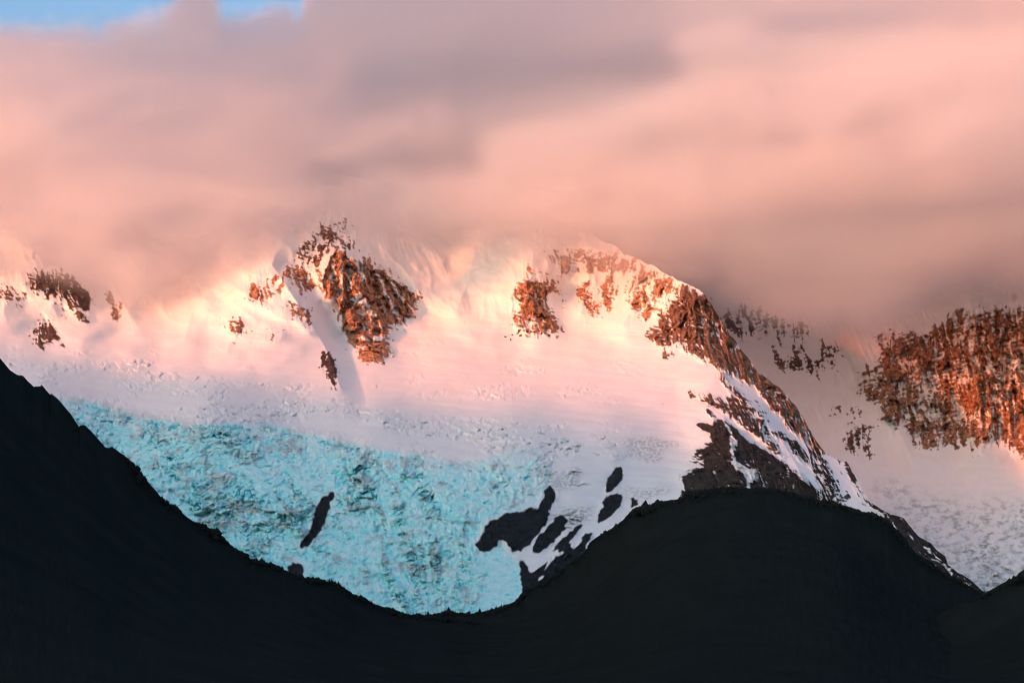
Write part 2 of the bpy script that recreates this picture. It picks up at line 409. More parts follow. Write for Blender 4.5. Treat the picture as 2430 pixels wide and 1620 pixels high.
# (parent, label, outline, rock share 0..1, brown 0..1, relief metres)
ROCKS = [
 ('face', 'broad reddish rock face below the central summit, streaked with snow', plate(*P2, [(870,335),(940,360),(1010,420),(1060,400),(1085,395),(1110,430),(1150,450),(1200,470),(1260,530),(1320,570),(1420,640),(1430,690),(1390,720),(1365,790),(1340,830),(1290,850),(1210,840),(1200,880),(1240,970),(1240,1050),(1150,1100),(1040,1060),(1000,1010),(960,990),(930,920),(900,800),(880,700),(870,660),(800,650),(770,590),(760,540),(800,430),(830,360)]), .95, 1.0, 44),
 ('face', 'small reddish cliff left of the broad rock face', plate(*P2, [(500,460),(560,440),(640,460),(690,470),(720,540),(715,610),(670,615),(600,560),(530,510),(495,490)]), .9, 1.0, 20),
 ('face', 'grey broken rocks at the summit fading into cloud', plate(*P2, [(680,230),(700,180),(760,150),(860,135),(960,165),(980,200),(910,225),(1000,330),(930,330),(860,300),(800,340),(760,350),(760,440),(700,430),(600,390),(620,320),(650,265),(690,300),(740,290)]), .55, .45, 18),
 ('face', 'rock band across the top of the snowy left spur', plate(*P2, [(240,650),(290,590),(340,590),(380,620),(425,650),(430,700),(380,700),(330,670),(270,690)]), .9, .9, 16),
 ('face', 'short rock rib just under the crest of the left spur', plate(*P2, [(390,570),(440,525),(480,560),(520,630),(470,610),(400,590)]), .75, .9, 10),
 ('face', 'rock rib halfway down the crest of the left spur', plate(*P2, [(530,690),(570,655),(620,700),(660,770),(720,850),(730,890),(660,850),(610,770),(560,740)]), .75, .7, 12),
 ('face', 'dark rock at the foot of the left spur', plate(*P2, [(790,1025),(820,1040),(850,1100),(885,1170),(870,1220),(890,1270),(850,1250),(800,1190),(775,1110),(770,1050)]), .92, .15, 16),
 ('face', 'patchy rocks on the left flank of the snowy spur', plate(*P2, [(95,790),(120,830),(170,800),(220,830),(250,880),(200,930),(160,960),(130,880),(90,840)]), .62, .6, 10),
 ('face', 'tiny scattered rocks on the snowy spur', plate(*P2, [(320,820),(350,850),(420,890),(490,910),(480,940),(400,960),(340,945),(380,900)]), .3, .6, 5),
 ('face', 'pyramid of reddish rock in the middle of the bowl', plate(*P3, [(330,230),(390,280),(430,380),(430,470),(470,560),(525,640),(500,665),(430,680),(370,650),(230,650),(215,560),(240,470),(195,430),(240,340),(290,320)]), .88, .8, 28),
 ('face', 'narrow orange rib right of the rock pyramid', plate(*P3, [(440,220),(490,270),(510,300),(550,430),(530,470),(470,400),(460,300)]), .72, 1.0, 14),
 ('face', 'orange rock buttress in the upper bowl', plate(*P3, [(690,300),(740,290),(745,400),(780,540),(750,545),(690,480),(665,380)]), .84, 1.0, 18),
 ('face', 'wider orange buttress beside it in the upper bowl', plate(*P3, [(860,260),(910,290),(920,380),(870,490),(800,510),(790,460),(810,340)]), .82, 1.0, 18),
 ('face', 'golden snow-dusted rocks left of the right ridge', plate(*P3, [(990,290),(1050,220),(1150,240),(1230,250),(1320,310),(1250,400),(1170,480),(1130,560),(1075,600),(1060,530),(1000,460),(985,350)]), .62, 1.0, 24),
 ('face', 'cloud-veiled red rocks on the skyline above the bowl', plate(*P3, [(430,130),(560,90),(700,100),(860,120),(1040,150),(1030,230),(900,270),(840,230),(690,230),(640,280),(560,280),(470,230)]), .76, 1.0, 20),
 ('face', 'dark craggy rocks on the left peak under the cloud', plate(*P1, [(180,540),(250,480),(420,480),(500,520),(620,590),(640,650),(610,750),(600,830),(560,830),(520,750),(480,690),(420,660),(330,640),(250,620)]), .88, .25, 22),
 ('face', 'ragged rocks at the left edge below the cloud', plate(*P1, [(-200,500),(0,540),(40,590),(80,640),(200,690),(140,710),(60,670),(0,680),(-200,700)]), .7, .45, 18),
 ('face', 'dark rock knob on the left snow slope', plate(*P1, [(250,830),(300,800),(380,840),(410,920),(420,970),(340,980),(290,990),(240,980),(230,930)]), .72, .25, 16),
 ('face', 'slanting rock band between peak and knob', plate(*P1, [(380,710),(450,720),(510,790),(525,845),(480,810),(420,770)]), .6, .6, 8),
 ('face', 'thin orange rock rib right of the left peak', plate(*P1, [(740,620),(780,640),(820,700),(835,780),(800,815),(770,760),(750,690)]), .7, .8, 10),
 ('face', 'craggy brown and black rock face of the right ridge', plate(*P3, [(1355,320),(1400,350),(1450,400),(1520,390),(1580,500),(1640,600),(1690,680),(1760,760),(1820,850),(1880,930),(1960,990),(2040,1050),(2100,1120),(2150,1180),(2220,1280),(2270,1370),(2310,1420),(2330,1480),(2290,1440),(2230,1420),(2150,1380),(2060,1280),(1990,1190),(1900,1080),(1860,1020),(1780,990),(1700,950),(1650,970),(1610,960),(1580,910),(1560,850),(1530,870),(1500,870),(1460,830),(1420,790),(1400,820),(1350,770),(1330,740),(1310,700),(1300,560),(1290,520),(1295,720),(1285,815),(1230,815),(1270,790),(1250,750),(1190,740),(1140,710),(1130,680),(1180,620),(1240,540),(1285,450),(1300,430),(1340,360)]), .915, .5, 36),
 ('face', 'speckled rock rib running down under the right ridge', plate(*P3, [(1600,975),(1660,985),(1740,1060),(1830,1150),(1920,1240),(1960,1350),(2040,1470),(2060,1540),(1980,1480),(1900,1400),(1830,1340),(1760,1300),(1700,1250),(1620,1200),(1560,1180),(1500,1130),(1430,1095),(1440,1070),(1520,1080),(1600,1110),(1670,1150),(1720,1140),(1680,1060)]), .8, .25, 22),
 ('face', 'bare dark brown rock buttress above the forested dome', plate(*P7, [(1660,190),(1700,200),(1740,250),(1790,280),(1860,330),(1930,400),(2010,450),(2100,500),(2190,560),(2230,610),(2300,640),(2400,720),(2460,800),(2470,900),(1480,900),(1520,780),(1505,680),(1560,620),(1660,600),(1650,540),(1570,600),(1600,560),(1680,500),(1620,520),(1562,552),(1600,500),(1685,450),(1700,400),(1635,390),(1700,370),(1650,345),(1605,320),(1602,290),(1640,290),(1700,310),(1735,280),(1730,255),(1670,235)]), .97, .07, 24),
 ('face', 'blocky dark rocks low on the right ridge crest', plate(*P8, [(560,70),(640,130),(720,170),(740,240),(800,290),(900,380),(890,480),(960,560),(1070,560),(1020,400),(1070,440),(1010,380),(980,300),(940,240),(890,150),(870,190),(800,180),(700,100),(620,60)]), .82, .05, 16),
 ('face', 'dark pointed rock tip beside the rear snow', plate(*P8, [(1070,290),(1110,270),(1140,310),(1185,430),(1160,430),(1120,390)]), .95, .05, 12),
 ('face', 'dark rock strip along the foot of the right ridge', plate(*P8, [(1160,470),(1250,540),(1400,625),(1440,640),(1490,645),(1530,700),(1600,780),(1680,830),(1780,920),(1800,980),(1860,1030),(1950,1080),(2100,1200),(1900,1300),(1500,900),(1440,740),(1390,690),(1390,650),(1280,590),(1190,530)]), .93, .05, 14),
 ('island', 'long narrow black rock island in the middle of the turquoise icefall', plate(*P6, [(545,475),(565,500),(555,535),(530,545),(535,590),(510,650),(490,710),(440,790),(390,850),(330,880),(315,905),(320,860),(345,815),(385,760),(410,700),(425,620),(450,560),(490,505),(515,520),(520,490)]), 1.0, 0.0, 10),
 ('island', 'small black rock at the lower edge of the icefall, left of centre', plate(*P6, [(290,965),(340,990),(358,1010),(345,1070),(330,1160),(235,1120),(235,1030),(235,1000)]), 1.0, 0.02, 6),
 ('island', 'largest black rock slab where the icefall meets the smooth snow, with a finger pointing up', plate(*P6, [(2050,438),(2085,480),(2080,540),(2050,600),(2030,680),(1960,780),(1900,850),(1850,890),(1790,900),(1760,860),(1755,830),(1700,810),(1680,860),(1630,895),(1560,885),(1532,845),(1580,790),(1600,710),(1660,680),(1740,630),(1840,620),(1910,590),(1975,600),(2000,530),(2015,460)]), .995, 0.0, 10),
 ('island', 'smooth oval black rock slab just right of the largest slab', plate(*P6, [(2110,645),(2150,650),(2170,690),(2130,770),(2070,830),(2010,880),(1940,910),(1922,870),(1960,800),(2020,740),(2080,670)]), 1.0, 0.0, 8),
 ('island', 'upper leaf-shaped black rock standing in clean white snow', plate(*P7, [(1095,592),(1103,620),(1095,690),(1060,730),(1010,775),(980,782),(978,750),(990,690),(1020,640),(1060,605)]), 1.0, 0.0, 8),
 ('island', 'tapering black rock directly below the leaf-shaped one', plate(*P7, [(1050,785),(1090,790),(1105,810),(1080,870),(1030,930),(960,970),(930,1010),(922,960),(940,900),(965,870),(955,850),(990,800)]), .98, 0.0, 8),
 ('island', 'dark rock slope streaked with snow along the forested hill edge', plate(*P7, [(810,985),(830,1000),(800,1025),(740,1110),(730,1160),(790,1150),(830,1070),(890,1050),(870,1090),(840,1160),(850,1300),(700,1400),(560,1480),(430,1520),(405,1460),(400,1400),(380,1250),(400,1240),(440,1290),(450,1330),(500,1290),(600,1230),(660,1160),(600,1200),(650,1130),(700,1080)]), .96, 0.0, 10),
 ('island', 'small black rock among snow above the wooded hill', plate(*P7, [(1160,810),(1190,825),(1205,860),(1150,885)]), .95, 0.0, 5),
]
SNOW_STREAKS = [   # couloirs and bands of snow that cut the rock
 plate(*P7, [(1790,290),(1830,320),(1860,390),(1885,440),(1870,520),(1890,640),(1880,655),(1850,560),(1840,480),(1840,380)]),
 plate(*P7, [(1890,570),(1940,600),(1990,620),(2030,610),(2020,670),(1970,720),(1965,755),(1950,690),(1900,620)]),
 plate(*P8, [(650,120),(700,150),(780,260),(860,320),(920,350),(890,460),(800,410),(720,330),(650,250)]),
 plate(*P8, [(1030,400),(1090,440),(1180,560),(1250,620),(1100,590),(1060,500)]),
 plate(*P4, [(225,700),(300,760),(400,870),(500,960),(580,1060),(600,1080),(690,1060),(600,960),(480,850),(370,770),(260,690)]),
 plate(*P7, [(600,1225),(660,1155),(655,1185),(570,1300),(545,1325),(585,1255)]),
 plate(*P7, [(505,1365),(550,1348),(560,1360),(520,1385)]),
 plate(*P7, [(725,1120),(745,1095),(735,1125),(715,1140)]),
 plate(*P7, [(640,1200),(690,1180),(685,1200),(650,1220)]),
 plate(*P7, [(455,1310),(520,1270),(590,1225),(600,1235),(520,1300),(470,1335)]),
 plate(*P8, [(1510,775),(1530,775),(1570,805),(1560,815)]),
 plate(*P8, [(1610,845),(1650,860),(1680,890),(1680,920),(1660,900)]),
]
COULOIRS = [  # thin snow gullies on the central face: line, half width
 ([(985, 370), (1030, 450), (1055, 540), (1030, 620), (1060, 690), (1140, 790), (1205, 900)], 3.0),
 ([(1120, 430), (1160, 520), (1200, 610), (1260, 720), (1310, 820)], 2.6),
 ([(1210, 480), (1260, 590), (1330, 680), (1385, 730)], 2.2),
 ([(1000, 630), (1030, 700), (1090, 770), (1120, 850)], 2.4),
 ([(900, 420), (905, 520), (890, 620), (900, 680)], 1.8),
 ([(850, 400), (835, 500), (830, 590)], 1.4),
 ([(960, 420), (950, 520), (960, 600)], 1.6),
 ([(940, 935), (1020, 930), (1110, 940), (1200, 930), (1240, 950)], 2.6),
 ([(1170, 640), (1180, 720), (1230, 800)], 1.8),
 ([(730, 440), (745, 520), (760, 640), (880, 740)], 3.5),
]
ICE = ([(-200, 930)] + plate(*P5, [(300,180),(410,185),(600,205),(730,240),(900,290),(1200,350),(1350,360),(1850,360),(2000,400),(2323,480)])
       + plate(*P6, [(900,190),(1200,240),(1400,290),(1650,250),(1850,180),(2000,180),(2060,330),(2050,440),(2000,560),(1850,640),(1600,700),(1540,850),(1760,900),(1850,1000),(1890,1160)])
       + [(1260, 1480), (-200, 1480)])

# ------------------------------------------------------------------ main massif
CTRL_A = []
for px in (-300, 100, 500, 900, 1215):
    for py, d in ((1480, 4450), (1300, 4700), (1150, 4950), (1050, 5200), (1000, 5400), (950, 5750), (900, 6250), (860, 6550)):
        lift = 70 if px < 300 else (40 if px < 700 else 0)
        CTRL_A.append((px, py - (lift if py < 1100 else 0), d))
CTRL_A += [(-300, 740, 6750), (-300, 560, 7150), (100, 700, 6850), (100, 600, 7050), (350, 720, 7150), (350, 640, 7500), (480, 700, 7050),
           (560, 760, 6680), (600, 690, 6850), (620, 600, 7150), (800, 800, 6800), (820, 700, 6950), (800, 600, 7080), (790, 480, 7350),
           (960, 800, 6880), (1000, 700, 7180), (1080, 620, 7380), (1100, 500, 7600), (1260, 780, 6900), (1260, 650, 7120), (1380, 700, 7250), (1380, 600, 7420), (1400, 500, 7650),
           (1450, 780, 6850), (1450, 860, 6450), (1450, 920, 6000), (1450, 1000, 5500), (1450, 1080, 5200), (1450, 1200, 4950), (1450, 1350, 4650),
           (1600, 800, 6560), (1560, 640, 7050), (1600, 880, 6150), (1620, 960, 5750), (1620, 1060, 5350), (1620, 1180, 5000),
           (1673, 698, 6780), (1756, 825, 6480), (1852, 925, 6080), (1914, 1004, 5780), (2012, 1103, 5350), (2143, 1229, 4930), (2330, 1402, 4500),
           (1700, 1000, 5450), (1750, 1150, 5050), (1900, 1150, 5150), (2000, 1250, 4850), (1800, 1300, 4700)]
SPURS_A = [  # crest line, height, width left, width right
 ([(655, 600), (645, 628), (693, 700), (741, 773), (772, 824), (786, 859), (806, 914)], 175, 170, 50),
 ([(800, 520), (812, 583), (844, 659), (865, 738), (879, 800), (889, 855)], 110, 120, 110),
 ([(1264, 600), (1264, 715), (1277, 790)], 60, 60, 70),
 ([(1617, 660), (1639, 753), (1687, 853), (1718, 894), (1790, 960), (1852, 1042), (1900, 1120)], 130, 110, 130),
 ([(1680, 930), (1690, 990), (1740, 1080), (1770, 1160), (1800, 1240)], 90, 80, 140),
 ([(60, 560), (110, 640), (180, 700), (200, 760)], 90, 110, 90),
 ([(880, 560), (960, 640), (1000, 700)], 60, 60, 60),
 ([(560, 640), (500, 690), (455, 740), (440, 800)], 80, 90, 120),
 ([(590, 700), (560, 780), (540, 830)], 50, 70, 50),
 ([(1130, 560), (1120, 640), (1090, 720)], 55, 60, 60),
 ([(1400, 600), (1395, 680), (1380, 740)], 55, 50, 50),
 ([(1500, 620), (1510, 700), (1480, 770)], 60, 50, 50),
 ([(250, 640), (290, 720), (330, 780)], 60, 80, 60),
 ([(0, 780), (180, 800), (330, 850)], 35, 50, 60),
]

def build_A(step):
    cols = np.arange(-160, 2372, step)
    T = np.interp(cols, [p[0] for p in RIDGE_A], [p[1] for p in RIDGE_A])
    T = T + 34 * fbm2(cols / 130, cols * 0 + 8, 9, 3, .5) * sstep(1420, 1300, cols)
    amp = np.interp(cols, [1350, 1450, 1950, 2100, 2380], [3, 11, 9, 5, 2])
    T = T + amp * fbm2(cols / 22.0, cols * 0 + 3.3, 5, 4, 0.6) - 2
    Bt = np.interp(cols, [-160, 1250, 1300, 1600, 1900, 2100, 2372], [1500, 1500, 1440, 1260, 1260, 1340, 1470])
    n = int((1480 - 480) / step)
    t = np.linspace(0, 1, n) 
    PX = np.broadcast_to(cols, (n, len(cols))).copy()
    PY = T[None] + (Bt - T)[None] * t[:, None]
    # base form
    gx = np.arange(-200, 2420, 12.0); gy = np.arange(440, 1520, 12.0)
    GX, GY = np.meshgrid(gx, gy)
    base = tps(CTRL_A, GX, GY)
    def look(G):
        fx = np.clip((PX - gx[0]) / 12.0, 0, len(gx) - 1.001); fy = np.clip((PY - gy[0]) / 12.0, 0, len(gy) - 1.001)
        ix = fx.astype(int); iy = fy.astype(int); ux = fx - ix; uy = fy - iy
        return (G[iy, ix] * (1 - ux) + G[iy, ix + 1] * ux) * (1 - uy) + (G[iy + 1, ix] * (1 - ux) + G[iy + 1, ix + 1] * ux) * uy
    D = look(base)
    for line, h, wl, wr in SPURS_A:
        d, side, fr = line_dist(line, PX, PY)
        # travel is downhill in the image: + is the left bank seen from here
        w = wr + (wl - wr) * (side * .5 + .5)
        k = np.clip(1 - d / w, 0, 1)
        D -= h * k ** 1.3 * np.minimum(1, 0.55 + fr)
    # masks in image pixels, with ragged edges
    wx = 5 * fbm2(PX / 14, PY / 14, 31, 3, .6); wy = 5 * fbm2(PX / 14, PY / 14, 47, 3, .6)
    ident = np.zeros(PX.shape, int)         # which object a point belongs to
    share = np.zeros(PX.shape); brown = np.full(PX.shape, .6); rel = np.zeros(PX.shape)
    ice = inside(ICE, PX + 2.5 * wx, PY + 2.5 * wy).astype(float)
    jx = 9 * fbm2(PX / 8, PY / 8, 35, 3, .7); jy = 9 * fbm2(PX / 8, PY / 8, 36, 3, .7)
    for k, (kind, lab, poly, sh, br, rl) in enumerate(ROCKS):
        m = inside(poly, PX + wx + (0 if kind == 'face' else jx), PY + wy + (0 if kind == 'face' else jy))
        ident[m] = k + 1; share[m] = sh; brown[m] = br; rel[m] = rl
    streak_sn = np.zeros(PX.shape, bool)
    for poly in SNOW_STREAKS:
        streak_sn |= inside(poly, PX + wx * .7, PY + wy * .7)
    for ln, wd in COULOIRS:
        dl, _s, _f = line_dist(plate(*P2, ln), PX + wx * .8, PY + wy * .8)
        streak_sn |= dl < wd
    share[streak_sn] = 0.02
    rockm = (ident > 0).astype(float)
    soft = box_blur(rockm, 3)
    isl = np.isin(ident, [k + 1 for k, r in enumerate(ROCKS) if r[3] >= .92]).astype(float)
    relb = box_blur(rel * rockm, 4)
    hard = box_blur(isl, 1)
    shareb = box_blur(share, 1) * hard + box_blur(share, 4) * (1 - hard)
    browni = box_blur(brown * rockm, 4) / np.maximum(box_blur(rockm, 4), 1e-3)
    # rock relief: buttresses and gullies that run down the slope, then crags
    warp = 16 * fbm2(PX / 60, PY / 60, 11, 3)
    lean = np.interp(PX, [500, 700, 830, 900, 1000, 1200, 1300, 1500, 1600, 1680, 1800, 2000], [.3, .1, 0, .35, .45, 0, .1, -.2, -.1, .25, .6, .8])
    ref = np.interp(PX, [700, 1000, 1500, 1650, 1800, 2000], [650, 700, 700, 800, 950, 1150])
    Q = PX - lean * (PY - ref) + warp
    gul = ridged2(Q / 30, PY / 120, 21, 3, .5)
    crag = ridged2(Q / 12, PY / 17, 22, 3, .6)
    fine = fbm2(PX / 5.0, PY / 7.0, 23, 3, .6)
    slab = sstep(.9, 1.0, shareb)                                            # the ice-polished slabs are smooth
    fac = facets((Q + 4 * fine) / 26, (PY + 6 * crag) / 34, 24, 1.1) + .55 * facets((Q + 3 * fine) / 11, PY / 14, 25, 1.1)
    D -= relb * (1.25 * gul + .45 * crag + .4 * fine + .95 * fac) * (1 - .6 * slab) + relb * .35
    # snow cover in the rock
    st = ridged2(Q / 15, PY / 55, 61, 2, .5)                                  # snow lines in the gullies
    lg = ridged2((PX + .5 * PY) / 30 + .6 * fbm2(PX / 20, PY / 20, 64, 2), (PY - .25 * PX) / 10, 63, 2, .5)   # and on the ledges
    sp = fbm2(PX / 8, PY / 6.5, 62, 3, .65)
    snow = snow_in_rock(-gul * .3 - fac * .35 + st * .9 + lg * .65 + sp * .35, shareb)
    bare = np.isin(ident, [k + 1 for k, r in enumerate(ROCKS) if r[0] == 'island' and r[3] > .9]).astype(float)
    bare *= 1 - streak_sn
    near_bare = box_blur(bare, 6)
    snow = np.where(near_bare > .01, 1 - sstep(.3, .7, box_blur(bare, 1)) * np.where(sp > .8, .0, 1.0), snow)
    # icefall: broken blocks, crevasse rows
    icb = box_blur(ice, 8)
    bx = PX + 16 * fbm2(PX / 50, PY / 50, 81, 3); by = PY + 16 * fbm2(PX / 50, PY / 50, 82, 3)
    th = np.arctan2(PX - 1050, 1640 - PY) + .05 * fbm2(PX / 90, PY / 90, 88, 3); rr = np.hypot(PX - 1050, 1640 - PY)
    chute = sstep(.25, .62, ridged2(th * 6.5 + 3, rr / 420, 89, 3, .55)) * sstep(1010, 1090, PY)       # avalanche tracks
    d1, d2, cid = worley2(bx / 19, by / 11, 91)
    e1, e2, cid2 = worley2(bx / 8.5, by / 6.0, 92)
    rough = np.clip(.55 + 1.1 * fbm2(PX / 130, PY / 90, 83, 3), .12, 1.25)   # smoother chutes between the seracs
    rough = rough * (1 - .75 * chute) + .2
    fan = inside(plate(*P6, [(1545,900),(1700,830),(1760,900),(1850,1000),(1890,1160),(1850,1240),(1600,1330),(1480,1330),(1560,1230),(1620,1120),(1560,1000)]), PX + wx, PY + wy)
    fanb = box_blur(fan.astype(float), 3)
    rough = rough * (1 - .85 * fanb)
    ser = (cid - .5) * 9 * sstep(0, .4, d2 - d1) + (cid2 - .5) * 6 * sstep(0, .3, e2 - e1) - 4 * (1 - sstep(0, .2, d2 - d1)) * sstep(.4, .8, cid)
    ser += 15 * ridged2((bx + .3 * by) / 38, by / 19, 84, 5, .6) + 20 * fbm2(bx / 55, by / 32, 86, 3, .5)
    ser += 11 * facets(bx / 24, by / 13, 94, 1.0) + 6 * facets(bx / 10, by / 6.5, 95, 1.0)
    icr = icb * (1 - soft); ict = box_blur(ice, 2) * (1 - soft)
    D -= ser * icr * rough * 1.45
    # crevassed fields in the snow above
    cf = sstep(.05, .3, fbm2(PX / 150, PY / 60, 85, 3) + .25 * sstep(120, 0, np.abs(PY - (np.interp(PX, [0, 400, 800, 1100, 1300, 1500], [860, 950, 1010, 1070, 1070, 1060])))) - .12) * sstep(780, 860, PY) * (1 - icb) * (1 - soft)
    cf *= sstep(1560, 1400, PX)
    for cx, cy_, rx, ry in ((370, 905, 110, 26), (450, 925, 60, 20), (620, 985, 130, 26), (700, 940, 50, 34), (1080, 1015, 170, 30), (1190, 930, 80, 22), (1330, 1060, 60, 26), (160, 870, 60, 16), (1240, 880, 60, 16)):
        cf = np.maximum(cf, .9 * sstep(1.1, .5, ((PX - cx) / rx) ** 2 + ((PY - cy_) / ry) ** 2 + .7 * fbm2(PX / 20, PY / 14, 107, 3)) * (1 - icb) * (1 - soft))
    w1, w2, wc = worley2((PX + .9 * PY) / 26 + fbm2(PX / 40, PY / 40, 87, 2), (PY - .25 * PX) / 9, 93)
    D -= cf * ((wc - .5) * 15 + 12 * facets((PX + .6 * PY) / 17, (PY - .2 * PX) / 8, 96, 1.0) - 14 * (1 - sstep(0, .12, w2 - w1)) * sstep(.3, .7, wc))
    # soft snow relief
    snowy = (1 - soft) * (1 - icb)
    fluted = sstep(820, 700, PY)
    D -= snowy * ((14 + 28 * sstep(900, 800, PY)) * fbm2(PX / 90, PY / 60, 101, 2, .4) + 9 * (1 - fluted) * fbm2((PX + 2 * PY) / 240, (PY - .12 * PX) / 16, 110, 3, .5) + fluted * (36 * ridged2((PX - .5 * (PY - 700) + 1.5 * warp) / 150, (PY + warp) / 120, 105, 2, .45) + 9 * ridged2((Q + warp) / 60, PY / 90, 106, 2, .4)) + fluted * 10 * np.clip(.4 + 1.6 * fbm2(PX / 90, PY / 70, 104, 2), 0, 1) * ridged2((PX - lean * (PY - ref) + .25 * warp) / 26, PY / 170, 102, 3, .5)
                  + 1.3 * fbm2(PX / 22, PY / 6, 103, 2))
    # ice tint and dirt
    crev = (1 - sstep(0, .25, d2 - d1)) * rough
    tq = np.interp(PX, [0, 500, 900, 1150, 1270], [1.0, 1.0, 1.0, .95, .5]) * ict
    blue = np.clip(.92 + .7 * fbm2(PX / 42, PY / 26, 111, 4, .6) + .2 * crev, .45, 1) * tq
    blue *= sstep(0, 60, PY - np.interp(PX, [0, 141, 251, 413, 637, 800, 1013, 1168, 1289], [940, 944, 963, 1000, 1004, 1045, 1083, 1086, 1062])) * .5 + .5
    blue = np.maximum(blue, fanb * .8)
    edge_y = np.interp(PX, [0, 141, 207, 251, 310, 413, 465, 637, 689, 800, 910, 1013], [940, 946, 953, 966, 984, 1004, 1006, 1006, 1022, 1049, 1070, 1088]) + 5 * fbm2(PX / 25, PX * 0, 117, 3)
    brink = np.exp(-((PY - edge_y - 9) / 8.0) ** 2) * sstep(1020, 900, PX) * sstep(.0, .35, fbm2(PX / 70, PX * 0 + 4, 118, 2) + .3)
    blue = np.maximum(blue, brink * .8)
    D += brink * 9 * np.clip(ridged2(PX / 11, PY / 60, 119, 2), -.6, 1)
    blue = blue * (1 - .12 * chute)
    dirt = np.clip(sstep(-.02, .34, -.22 * chute + fbm2(PX / 60, PY / 36, 112, 2, .5) * .7 + fbm2(PX / 18, PY / 11, 116, 4, .65) * .75 + .10 * rough + .0) * .72 * icr * (1 - fanb), 0, 1)
    gm = box_blur((inside(plate(*P7, [(1110,420),(1300,395),(1520,440),(1380,480),(1380,560),(1280,580),(1180,520),(1060,560),(1140,500)]), PX + 2*wx, PY + 2*wy)
          | inside(plate(*P7, [(1070,735),(1200,760),(1450,740),(1400,780),(1280,830),(1150,810)]), PX + wx, PY + wy)
          | inside(plate(*P7, [(610,880),(760,880),(900,880),(900,960),(720,1010),(690,940)]), PX + wx, PY + wy)
          | inside(plate(*P7, [(520,680),(700,640),(790,600),(830,660),(700,760),(640,760),(560,730)]), PX + wx, PY + wy)).astype(float), 3)
    dirt = np.maximum(dirt, gm * sstep(-.25, .3, fbm2(PX / 9, PY / 5, 113, 3, .65)) * .8)
    D -= gm * 5 * fbm2(PX / 7, PY / 5, 114, 3)
    lam = np.interp(PX, [-200, 1100, 1250], [1, 1, 1])
    V = point(PX, PY, D)
    # snow stays on the flatter tops of the seracs, the steep faces are bare grey ice
    dz = np.gradient(V[..., 2], axis=0); dyv = np.gradient(V[..., 1], axis=0)
    steep = box_blur(sstep(.55, 1.6, np.abs(dz) / np.maximum(np.abs(dyv), .05)) , 1)
    hol = sstep(-1.5, 5.0, D - box_blur(D, 6))
    blue = np.clip(blue * (.86 + .3 * hol), 0, 1)
    k1, k2, kc = worley2(th * 15 + .5 * fbm2(PX / 30, PY / 30, 97, 2), rr / 15 + .9 * fbm2(PX / 40, PY / 40, 98, 3), 99)
    crack = (1 - sstep(.03, .2, k2 - k1)) * sstep(.0, .3, fbm2(PX / 55, PY / 35, 100, 3) + .02) * ict * (1 - fanb) * (1 - .8 * chute)
    pool = sstep(.42, .6, fbm2(PX / 30, PY / 20, 108, 3)) * ict
    blue = blue + .95 * np.clip(crack * .9 + .7 * pool + brink * .5 * (ridged2(PX / 13, PY / 40, 109, 2) > .25), 0, 1)
    dirt = np.clip(dirt + steep * icr * (1 - fanb) * .24 * rough * sstep(-.35, .25, fbm2(PX / 18, PY / 12, 115, 3)), 0, .9)
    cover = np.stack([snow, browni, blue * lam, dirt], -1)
    # the far side of the massif
    nb = 16
    back = []
    T3 = V[0]
    for k in range(1, nb + 1):
        q = k / nb
        r = T3.copy()
        r[:, 1] += 1700 * q ** 1.2
        r[:, 0] += 0.05 * r[:, 0] * q + 240 * q * np.interp(cols, [1400, 1800], [0, 1])
        r[:, 2] -= (r[:, 2] + 50) * (q ** 1.35) * np.interp(cols, [1300, 1700], [.55, 1.0])
        r[:, 2] -= 170 * min(1, 4 * q) * np.interp(cols, [1350, 1520], [0, 1])
        r[:, 2] += 40 * fbm2(r[:, 0] / 120, r[:, 1] / 120, 131, 3) * min(1, 4 * q) - 8 * min(1, 3 * q)
        back.append(r)
    Vall = np.concatenate([np.stack(back[::-1]), V], 0)
    cb = np.zeros((nb, len(cols), 4)); cb[..., 0] = sstep(-.2, .1, fbm2(np.broadcast_to(cols / 20, (nb, len(cols))), np.arange(nb)[:, None] * 1.3 + 0 * cols, 132, 3)); cb[..., 1] = .5
    call = np.concatenate([cb, cover], 0)
    idall = np.concatenate([np.zeros((nb, len(cols)), int), ident], 0)
    icall = np.concatenate([np.zeros((nb, len(cols))), ice], 0)
    nr, nc = idall.shape
    F = grid_faces(nr, nc)
    fid = idall[:-1, :-1].ravel(); fic = icall[:-1, :-1].ravel() > .5
    Vf = Vall.reshape(-1, 3); cf_ = call.reshape(-1, 4)
    mtn = subset('mountain', Vf, F, (fid == 0) & ~fic, MAT_SNOW, cf_)
    tag(mtn, 'snow-covered mountain with a wide snowfield under the cloud', None, 'structure')
    gl = subset('glacier', Vf, F, (fid == 0) & fic, MAT_ICE, cf_)
    tag(gl, 'turquoise broken icefall spilling down between the dark hills', None, 'structure')
    # single seracs along the brink of the icefall and standing in its rough parts
    rng = np.random.default_rng(5)
    def at(px, py):
        c = int(np.clip(round((px - cols[0]) / step), 0, len(cols) - 1)); r = int(np.argmin(np.abs(PY[:, c] - py)))
        return r, c
    spots = []
    while len(spots) < 250:
        if len(spots) < 110:
            px = rng.uniform(170, 1000); py = np.interp(px, [0, 141, 251, 413, 637, 800, 1013], [940, 950, 972, 1008, 1010, 1052, 1090]) + rng.uniform(-2, 24)
        else:
            px = rng.uniform(260, 1240); py = rng.uniform(1020, 1430)
        r, c = at(px, py)
        if icb[r, c] < .7 or ident[r, c] or fanb[r, c] > .05 or rough[r, c] < .45 or soft[r, c] > .02:
            if rng.random() < .97: continue
            if ident[r, c] or icb[r, c] < .5: continue
        sz = rng.uniform(5, 11) * (1.25 if rng.random() < .15 else 1)
        spots.append((V[r, c] + np.array([0, 1.5, sz * .1]), sz, rng.uniform(.8, 1.3)))
